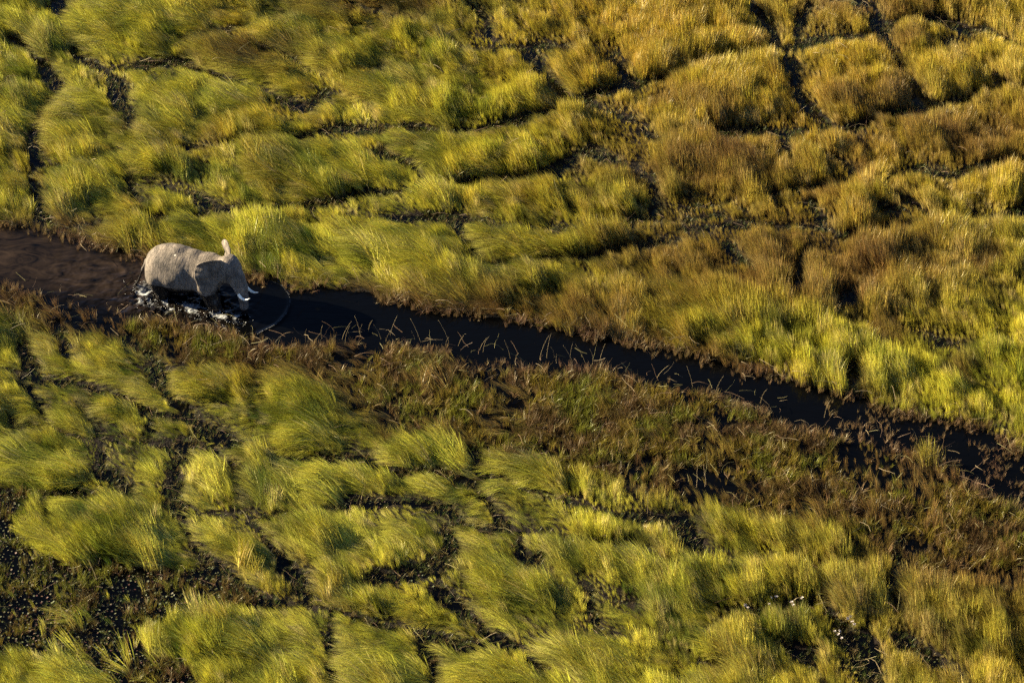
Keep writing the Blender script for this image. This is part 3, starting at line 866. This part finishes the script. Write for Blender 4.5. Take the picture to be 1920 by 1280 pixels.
# head, turned towards the viewer and nodding down a little
HM = np.array(Matrix.Rotation(-R(17), 3, 'Z') @ Matrix.Rotation(R(2), 3, 'Y'))
H0 = np.array([1.80, -0.05, 2.52])
def hp(x, y, z): return tuple(H0 + HM @ np.array([x, y, z]))
fd.ell(hp(0.25, 0, 0.06), (0.56, 0.42, 0.50), 0.15, HM)
for s_ in (-1, 1):
    fd.ell(hp(0.26, 0.15 * s_, 0.36), (0.30, 0.22, 0.22), 0.15, HM)     # domed crown
    fd.ell(hp(0.33, 0.26 * s_, -0.12), (0.34, 0.20, 0.30), 0.12, HM)    # cheek
    fd.ell(hp(0.50, 0.30 * s_, 0.12), (0.16, 0.09, 0.10), 0.08, HM)     # brow
    fd.cone(hp(0.60, 0.17 * s_, -0.22), hp(0.93, 0.25 * s_, -0.58), .17, .10, 0.10)   # tusk socket
fd.chain([(hp(0.45, 0, 0.18), .36), (hp(0.74, 0, -0.18), .30), (hp(0.93, 0, -0.55), .265), (hp(1.03, 0, -0.95), .215),
          (hp(1.05, 0, -1.35), .170), (hp(1.06, 0, -1.75), .120), (hp(1.16, 0, -2.05), .095)], 0.10)
fd.chain([(hp(0.30, 0, -0.28), .27), (hp(0.52, 0, -0.52), .17), (hp(0.68, 0, -0.70), .10)], 0.10)   # lower jaw

EAR = [(0.0, .40), (.25, .52), (.55, .55), (.85, .47), (1.08, .30), (1.18, .05), (1.16, -.22), (1.08, -.50), (.93, -.78), (.74, -1.00), (.56, -1.12), (.42, -1.05), (.30, -.82), (.16, -.55), (0.0, -.36)]
def ear_points(root, U, V, Nn, bow, curl, seed):
    """a sheet of points filling the ear's outline, bowed and fluted"""
    P = np.array(EAR); c = np.array([0.40, -0.12])
    # smooth closed outline
    T_ = np.linspace(0, len(P), 140, endpoint=False)
    i = T_.astype(int) % len(P); f = (T_ - T_.astype(int))[:, None]
    p0, p1, p2, p3 = P[i - 1], P[i], P[(i + 1) % len(P)], P[(i + 2) % len(P)]
    O = 0.5 * (2 * p1 + (p2 - p0) * f + (2 * p0 - 5 * p1 + 4 * p2 - p3) * f ** 2 + (3 * p1 - p0 - 3 * p2 + p3) * f ** 3)
    g = np.random.default_rng(seed); pts = []
    for r in np.linspace(0.02, 1, 46):
        q = c + (O - c) * r
        pts.append(q)
    q = np.concatenate(pts)
    u, v = q[:, 0], q[:, 1]
    un = np.clip(u / 1.15, 0, 1)
    n = bow * np.sin(un * math.pi * 0.8) + curl * un ** 3 + 0.035 * np.sin(v * 9 + u * 3) * un + 0.02 * np.sin(v * 21) * un ** 2
    n = n + 0.10 * np.clip((v - 0.30) / 0.25, 0, 1) ** 2          # upper rim folds over
    return np.array(root) + u[:, None] * U + v[:, None] * V + n[:, None] * Nn
def unit(v): v = np.array(v, float); return v / np.linalg.norm(v)
def ear(root, back, out, lean, sgn, bow, curl, seed):
    U = HM @ unit((-back, sgn * out, -0.04))
    V = HM @ unit((lean, sgn * -0.10, 1.0))
    Nn = np.cross(U, V) * sgn; Nn = Nn / np.linalg.norm(Nn)
    if (HM @ np.array([0.2, sgn, 0])) @ Nn < 0: Nn = -Nn
    return ear_points(hp(*root), U, V, Nn, bow, curl, seed)
fd.cloud(ear((0.16, -0.36, 0.12), 0.80, 0.60, 0.05, -1, 0.09, -0.04, 1), 0.028, 0.03)
fd.cloud(ear((0.06, 0.34, 0.10), 0.93, 0.37, -0.10, 1, 0.05, 0.14, 2), 0.032, 0.03)
# folds and hollows of the hide
P3 = fd
fd.d += (0.006 * np.sin(fd.X * 9 + 2.5 * np.sin(fd.Z * 3.1 + fd.Y * 2)) * np.sin(fd.Z * 7 + fd.Y * 5)).astype(np.float32) * (fd.X < 1.2)
Ve, Fe = fd.mesh()
def mat_hide():
    m = bpy.data.materials.new("elephant_hide")
    nt, N, L = nodes_of(m)
    tc = N.new('ShaderNodeTexCoord')
    n1 = N.new('ShaderNodeTexNoise'); n1.inputs['Scale'].default_value = 1.8; n1.inputs['Detail'].default_value = 7; n1.inputs['Roughness'].default_value = 0.62
    L.new(tc.outputs['Object'], n1.inputs['Vector'])
    rp = N.new('ShaderNodeValToRGB')
    e = rp.color_ramp.elements
    e[0].position, e[0].color = 0.32, (0.052, 0.044, 0.038, 1)
    e[1].position, e[1].color = 0.70, (0.185, 0.150, 0.122, 1)
    L.new(n1.outputs[0], rp.inputs[0])
    # pale dried mud on the back, falling off down the flanks
    sx = N.new('ShaderNodeSeparateXYZ'); L.new(tc.outputs['Object'], sx.inputs[0])
    n4 = N.new('ShaderNodeTexNoise'); n4.inputs['Scale'].default_value = 3.2; n4.inputs['Detail'].default_value = 6
    L.new(tc.outputs['Object'], n4.inputs['Vector'])
    # waterline: wet below, with an uneven margin
    wz = N.new('ShaderNodeMath'); wz.operation = 'MULTIPLY_ADD'; wz.inputs[1].default_value = 0.20
    L.new(n4.outputs[0], wz.inputs[0]); L.new(sx.outputs['Z'], wz.inputs[2])
    wet = N.new('ShaderNodeMapRange'); wet.inputs['From Min'].default_value = 1.64; wet.inputs['From Max'].default_value = 1.69
    wet.inputs['To Min'].default_value = 1; wet.inputs['To Max'].default_value = 0
    L.new(wz.outputs[0], wet.inputs['Value'])
    # the head and ears are dry: wetness only behind them
    fwd = N.new('ShaderNodeMapRange'); fwd.inputs['From Min'].default_value = 1.85; fwd.inputs['From Max'].default_value = 1.95
    fwd.inputs['To Min'].default_value = 1; fwd.inputs['To Max'].default_value = 0
    L.new(sx.outputs['X'], fwd.inputs['Value'])
    low = N.new('ShaderNodeMapRange'); low.inputs['From Min'].default_value = 1.02; low.inputs['From Max'].default_value = 1.08
    low.inputs['To Min'].default_value = 1; low.inputs['To Max'].default_value = 0
    L.new(sx.outputs['Z'], low.inputs['Value'])
    mxx = N.new('ShaderNodeMath'); mxx.operation = 'MAXIMUM'
    L.new(fwd.outputs[0], mxx.inputs[0]); L.new(low.outputs[0], mxx.inputs[1])
    wm_ = N.new('ShaderNodeMath'); wm_.operation = 'MULTIPLY'
    L.new(wet.outputs[0], wm_.inputs[0]); L.new(mxx.outputs[0], wm_.inputs[1])
    mx = N.new('ShaderNodeMix'); mx.data_type = 'RGBA'; mx.inputs['B'].default_value = (0.009, 0.0065, 0.0055, 1)
    fold = N.new('ShaderNodeVectorMath'); fold.operation = 'SCALE'
    L.new(rp.outputs[0], fold.inputs[0]); L.new(fold.outputs[0], mx.inputs['A']); L.new(wm_.outputs[0], mx.inputs['Factor'])
    # small off-white spot on the back
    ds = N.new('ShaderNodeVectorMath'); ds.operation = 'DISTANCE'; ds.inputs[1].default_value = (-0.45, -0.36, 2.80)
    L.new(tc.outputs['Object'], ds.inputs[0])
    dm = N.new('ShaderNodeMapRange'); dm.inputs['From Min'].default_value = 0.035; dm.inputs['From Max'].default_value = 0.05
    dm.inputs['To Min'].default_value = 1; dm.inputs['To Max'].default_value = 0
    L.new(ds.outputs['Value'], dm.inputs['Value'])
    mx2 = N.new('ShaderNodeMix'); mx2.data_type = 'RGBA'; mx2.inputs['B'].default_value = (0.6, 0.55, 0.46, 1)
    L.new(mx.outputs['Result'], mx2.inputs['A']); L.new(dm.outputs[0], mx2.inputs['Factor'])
    ro = N.new('ShaderNodeMix'); ro.data_type = 'FLOAT'; ro.inputs['A'].default_value = 0.85; ro.inputs['B'].default_value = 0.35
    L.new(wm_.outputs[0], ro.inputs['Factor'])
    # wrinkles
    mp = N.new('ShaderNodeMapping'); mp.inputs['Scale'].default_value = (2.6, 1, 0.8)
    L.new(tc.outputs['Object'], mp.inputs['Vector'])
    vo = N.new('ShaderNodeTexVoronoi'); vo.feature = 'DISTANCE_TO_EDGE'; vo.inputs['Scale'].default_value = 2.6
    nd = N.new('ShaderNodeTexNoise'); nd.inputs['Scale'].default_value = 5; nd.inputs['Detail'].default_value = 3
    L.new(mp.outputs[0], nd.inputs['Vector'])
    ad = N.new('ShaderNodeVectorMath'); ad.operation = 'ADD'
    L.new(mp.outputs[0], ad.inputs[0]); L.new(nd.outputs['Color'], ad.inputs[1]); L.new(ad.outputs[0], vo.inputs['Vector'])
    vr = N.new('ShaderNodeMapRange'); vr.inputs['From Max'].default_value = 0.06
    L.new(vo.outputs['Distance'], vr.inputs['Value'])
    vf = N.new('ShaderNodeMapRange'); vf.inputs['To Min'].default_value = 0.62
    L.new(vr.outputs[0], vf.inputs['Value']); L.new(vf.outputs[0], fold.inputs['Scale'])
    nn = N.new('ShaderNodeTexNoise'); nn.inputs['Scale'].default_value = 4; nn.inputs['Detail'].default_value = 2
    L.new(mp.outputs[0], nn.inputs['Vector'])
    hs = N.new('ShaderNodeMath'); hs.operation = 'ADD'
    L.new(vr.outputs[0], hs.inputs[0]); L.new(nn.outputs[0], hs.inputs[1])
    bp = N.new('ShaderNodeBump'); bp.inputs['Strength'].default_value = 0.7; bp.inputs['Distance'].default_value = 0.045
    L.new(hs.outputs[0], bp.inputs['Height'])
    p = N.new('ShaderNodeBsdfPrincipled'); p.inputs['Specular IOR Level'].default_value = 0.25
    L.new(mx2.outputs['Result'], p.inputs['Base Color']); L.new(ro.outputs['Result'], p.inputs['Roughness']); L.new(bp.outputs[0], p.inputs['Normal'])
    out = N.new('ShaderNodeOutputMaterial'); L.new(p.outputs[0], out.inputs['Surface'])
    return m

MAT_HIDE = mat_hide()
el = bpy.data.objects.new("elephant", None); C.objects.link(el)
el.location = E_LOC; el.rotation_euler = (0, 0, HEAD); el.scale = E_SCALE
tag(el, "grey-brown elephant with white tusks wading through the dark channel", "elephant")
bm_ = fast_mesh("body", Ve, Fe)
bm_.polygons.foreach_set('use_smooth', np.ones(len(bm_.polygons), bool))
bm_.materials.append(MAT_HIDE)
body = bpy.data.objects.new("body", bm_); C.objects.link(body); body.parent = el
sm = body.modifiers.new("relax", 'SMOOTH'); sm.factor = 0.5; sm.iterations = 2

def tube(name, pts, rad, mat, parent, seg=10):
    V, F = [], []
    P = [Vector(p) for p in pts]
    for i, p in enumerate(P):
        t = (P[min(i + 1, len(P) - 1)] - P[max(i - 1, 0)]).normalized()
        a = t.orthogonal().normalized(); b = t.cross(a)
        for s in range(seg):
            th = 2 * math.pi * s / seg
            V.append(p + (a * math.cos(th) + b * math.sin(th)) * rad[i])
    for i in range(len(P) - 1):
        for s in range(seg):
            F.append((i * seg + s, i * seg + (s + 1) % seg, (i + 1) * seg + (s + 1) % seg, (i + 1) * seg + s))
    F.append(tuple(range(seg))[::-1]); F.append(tuple((len(P) - 1) * seg + s for s in range(seg)))
    return mesh_obj(name, V, F, mat, parent, smooth=True)
def bez(pts, n):
    P = [np.array(p, float) for p in pts]; out = []
    for i in range(n):
        t = i / (n - 1); Q = P
        while len(Q) > 1: Q = [a * (1 - t) + b * t for a, b in zip(Q[:-1], Q[1:])]
        out.append(tuple(Q[0]))
    return out
MAT_IVORY = mat_plain("ivory", (0.74, 0.70, 0.60), 0.35, 9, 0.12, 0.5)
MAT_DARK = mat_plain("dark_hair", (0.016, 0.013, 0.012), 0.6, 30, 0.3)
for s_ in (-1, 1):
    pts = bez([hp(.82, .23 * s_, -.47), hp(1.02, .28 * s_, -.80), hp(1.36, .34 * s_, -.84), hp(1.68, .26 * s_, -.58)], 12)
    tube("tusk", pts, [0.072 - 0.058 * (i / 11) ** 1.6 for i in range(12)], MAT_IVORY, el, 12)
    ec = hp(.565, .345 * s_, .02)
    ev = [(ec[0] + .045 * math.cos(a) * math.cos(b), ec[1] + .045 * math.sin(a) * math.cos(b), ec[2] + .045 * math.sin(b)) for b in np.linspace(-1.5, 1.5, 7) for a in np.linspace(0, 6.28, 11)[:-1]]
    ef = [(i * 10 + j, i * 10 + (j + 1) % 10, (i + 1) * 10 + (j + 1) % 10, (i + 1) * 10 + j) for i in range(6) for j in range(10)]
    mesh_obj("eye", ev, ef, MAT_DARK, el, smooth=True)
# hair at the end of the tail
V, F = [], []
for i in range(46):
    a = rng.random() * 6.28; r0 = 0.025
    p = np.array([-2.55 - 0.05 * rng.random(), -0.20, 1.06 - 0.1 * rng.random()]) + r0 * np.array([0, math.cos(a), math.sin(a)])
    d = unit(np.array([-0.55, -0.16, -0.62]) + rng.normal(0, 0.16, 3)); ln = rng.uniform(.18, .36)
    sd_ = unit(np.cross(d, rng.normal(0, 1, 3))) * 0.007
    b = len(V); V += [p - sd_, p + sd_, p + d * ln * .5 + sd_ * .8, p + d * ln * .5 - sd_ * .8, p + d * ln + np.array([0, 0, -0.05])]
    F += [(b, b + 1, b + 2), (b, b + 2, b + 3), (b + 3, b + 2, b + 4)]
mesh_obj("tail_hair", V, F, MAT_DARK, el)

# ------------------------------------------------------------------ splash round the legs
V, F = [], []
ico = [(0, 0, 1), (.894, 0, .447), (.276, .851, .447), (-.724, .526, .447), (-.724, -.526, .447), (.276, -.851, .447),
       (.724, .526, -.447), (-.276, .851, -.447), (-.894, 0, -.447), (-.276, -.851, -.447), (.724, -.526, -.447), (0, 0, -1)]
icf = [(0, 1, 2), (0, 2, 3), (0, 3, 4), (0, 4, 5), (0, 5, 1), (1, 6, 2), (2, 7, 3), (3, 8, 4), (4, 9, 5), (5, 10, 1),
       (6, 7, 2), (7, 8, 3), (8, 9, 4), (9, 10, 5), (10, 6, 1), (11, 7, 6), (11, 8, 7), (11, 9, 8), (11, 10, 9), (11, 6, 10)]
def drop(lx_, ly_, z, r):
    gx_, gy_ = eloc(lx_, ly_)
    b = len(V); s3 = rng.uniform(0.5, 1.3, 3) * r; az = rng.random() * 3.14
    for (a_, b_, c_) in ico:
        X_, Y_ = a_ * s3[0] * 1.4, b_ * s3[1]
        V.append((gx_ + X_ * math.cos(az) - Y_ * math.sin(az), gy_ + X_ * math.sin(az) + Y_ * math.cos(az), z + c_ * s3[2] * 0.7))
    F.extend([(b + i, b + j, b + k_) for i, j, k_ in icf])
for (cx_, cy_, sx_, sy_, n_) in [(-1.25, -1.0, .6, .25, 45), (0.35, -1.05, .6, .25, 45), (2.0, -.95, .35, .3, 60), (1.55, -1.4, .4, .2, 20), (-2.2, -.4, .5, .4, 25), (2.95, -.95, .16, .22, 16)]:
    for i in range(n_):
        drop(rng.normal(cx_, sx_), rng.normal(cy_, sy_), 0.02 + abs(rng.normal(0, .06)), rng.uniform(0.005, 0.015))
me = fast_mesh("splash", np.array(V), np.array(F))
me.materials.append(mat_plain("white_water", (0.62, 0.62, 0.60), 0.25, 12, 0.2, 0.5))
o = bpy.data.objects.new("splash", me); C.objects.link(o)
tag(o, "white splashing water thrown up around the wading legs of the elephant", "splash", kind="stuff")

# ------------------------------------------------------------------ bare reeds standing in the channel
MAT_REED = mat_plain("dry_reed", (0.19, 0.145, 0.075), 0.6, 25, 0.35)
reed_meshes = []
for v in range(5):
    g = np.random.default_rng(700 + v); ln = g.uniform(0.9, 1.4)
    d1, d2 = g.uniform(0.05, 0.40), g.uniform(0.2, 0.7)
    o = tube("reed_stalk", bez([(0, 0, -0.25), (d1 * 0.3, 0, ln * 0.4), (d1, 0, ln * 0.75), (d1 + d2 * 0.35, 0, ln)], 7), [0.0095 - 0.0009 * i for i in range(7)], MAT_REED, None, 5)
    reed_meshes.append(o.data); bpy.data.objects.remove(o)
REEDS = [(572,632),(586,640),(603,628),(640,628),(646,636),(672,622),(678,626),(690,614),(716,628),(722,632),(730,622),(778,630),(790,634),(835,640),(843,634),(858,640),(898,648),(905,652),(958,664),(965,668),(1010,668),(1024,664),(1040,662),(1068,668),(1076,674),(1098,672),(1112,676),(1122,678),(1175,690),(1230,700),(1300,718),(1340,728),(1425,748),(1545,775),(1650,800),(1670,808),(1720,826)]
ONES = ['', 'first', 'second', 'third', 'fourth', 'fifth', 'sixth', 'seventh', 'eighth', 'ninth', 'tenth', 'eleventh', 'twelfth', 'thirteenth', 'fourteenth', 'fifteenth', 'sixteenth', 'seventeenth', 'eighteenth', 'nineteenth']
def nth(n):
    if n < 20: return ONES[n]
    t_ = {2: 'twent', 3: 'thirt'}[n // 10]
    return t_ + 'ieth' if n % 10 == 0 else t_ + 'y-' + ONES[n % 10]
for i, (px, py) in enumerate(sorted(REEDS)):
    p = at(px, py + 8)
    o = bpy.data.objects.new("reed_stalk", reed_meshes[rng.integers(0, 5)]); C.objects.link(o)
    o.location = (p[0], p[1], 0); s_ = rng.uniform(0.45, 0.95); o.scale = (s_, s_, s_)
    o.rotation_euler = (rng.normal(0, .08), rng.normal(0, .08), rng.choice([0.2, 0.5, 2.6, 3.0, 5.5, 0.0]) + rng.normal(0, .5))
    tag(o, "thin dry reed stalk rising from the dark channel, %s from the elephant" % nth(i + 1), "reed", "bare reed stalks rising from the channel")

# ------------------------------------------------------------------ white water lilies
MAT_PETAL = mat_plain("white_petal", (0.58, 0.52, 0.50), 0.5, 16, 0.12)
MAT_STAMEN = mat_plain("yellow_stamens", (0.55, 0.33, 0.04), 0.6, 30, 0.3)
MAT_STEM = mat_plain("lily_stem", (0.12, 0.10, 0.035), 0.5, 20, 0.3)
def petals():
    V, F = [], []
    for ring, (n_, tilt, ln, wd) in enumerate([(8, 24, .105, .045), (7, 50, .085, .038), (5, 70, .06, .028)]):
        for k_ in range(n_):
            a = 2 * math.pi * (k_ + 0.5 * ring) / n_
            b = len(V)
            for s in range(5):
                f = s / 4; el_ = R(tilt) * (0.4 + 0.75 * f)
                r_ = ln * f * math.cos(el_) + 0.008; z_ = ln * f * math.sin(el_)
                w_ = wd * math.sin(min(1, f * 0.9 + 0.12) * math.pi) ** 0.8 * 0.5 + 0.002
                for sg in (-1, 0, 1):
                    V.append((r_ * math.cos(a) - sg * w_ * math.sin(a), r_ * math.sin(a) + sg * w_ * math.cos(a), z_ + abs(sg) * 0.012))
            for s in range(4):
                for q in range(2):
                    i_ = b + s * 3 + q
                    F.append((i_, i_ + 1, i_ + 4, i_ + 3))
    return V, F
pv, pf = petals()
proto_p = mesh_obj("petals", pv, pf, MAT_PETAL, smooth=True)
sv_ = [(.022 * math.cos(a) * math.cos(b), .022 * math.sin(a) * math.cos(b), .02 + .026 * math.sin(b)) for b in np.linspace(-1.4, 1.4, 5) for a in np.linspace(0, 6.28, 9)[:-1]]
sf_ = [(i * 8 + j, i * 8 + (j + 1) % 8, (i + 1) * 8 + (j + 1) % 8, (i + 1) * 8 + j) for i in range(4) for j in range(8)]
proto_s = mesh_obj("stamens", sv_, sf_, MAT_STAMEN, smooth=True)
proto_t = tube("stem", bez([(0.05, 0.03, -0.45), (0.03, 0.02, -0.2), (0, 0, 0.0)], 5), [.011] * 5, MAT_STEM, None, 6)
LIL = [((1413,1090), "lone pinkish white water lily above the other flowers"),
       ((1397,1134), "white water lily at the far end of the flower row, beside tall bright grass"),
       ((1402,1139), "white water lily just below another at the far end of the flower row"),
       ((1442,1132), "small white water lily alone below a close pair of lilies"),
       ((1446,1120), "white water lily, first of a close pair in the weedy pool"),
       ((1455,1119), "white water lily, second of a close pair in the weedy pool"),
       ((1484,1129), "white water lily beside the arching pale stalk"),
       ((1487,1134), "white water lily at the foot of the arching pale stalk"),
       ((1504,1121), "white water lily at the end of the arching pale stalk"),
       ((1589,1159), "upper white water lily over the small black pool"),
       ((1594,1155), "white water lily at the top rim of the small black pool"),
       ((1598,1166), "white water lily at the side rim of the small black pool"),
       ((1601,1170), "white water lily lowest on the side rim of the small black pool"),
       ((1565,1183), "smallest white water lily beside the bright clump in the black pool"),
       ((1574,1183), "large white water lily on top of the clump in the black pool"),
       ((1573,1189), "middle white water lily of the clump in the black pool"),
       ((1578,1196), "lowest white water lily of the clump in the black pool")]
for i, ((px, py), lab) in enumerate(LIL):
    zf = 0.42
    p = at(px, py, zf)
    e_ = bpy.data.objects.new("water_lily", None); C.objects.link(e_)
    e_.location = p; s_ = rng.uniform(0.85, 1.1) * (0.6 if 'small' in lab.split()[0] else 0.72)
    e_.scale = (s_,) * 3; e_.rotation_euler = (rng.normal(0.35, .2), rng.normal(-0.2, .2), rng.random() * 6)
    for pr_ in (proto_p, proto_s, proto_t):
        q = pr_.copy() if i else pr_
        if i: C.objects.link(q)
        q.parent = e_
    tag(e_, lab, "flower", "white water lilies in the weedy pools")
# the arching stalk among the lilies
a_, b_, c_ = at(1484, 1134, 0.25), at(1492, 1112, 0.75), at(1510, 1124, 0.42)
o = tube("bent_stalk", bez([tuple(a_), tuple(b_), tuple(c_)], 9), [.016 - .0012 * i for i in range(9)], MAT_REED, None, 6)
tag(o, "pale dry stalk arching over between the white water lilies", "stalk")
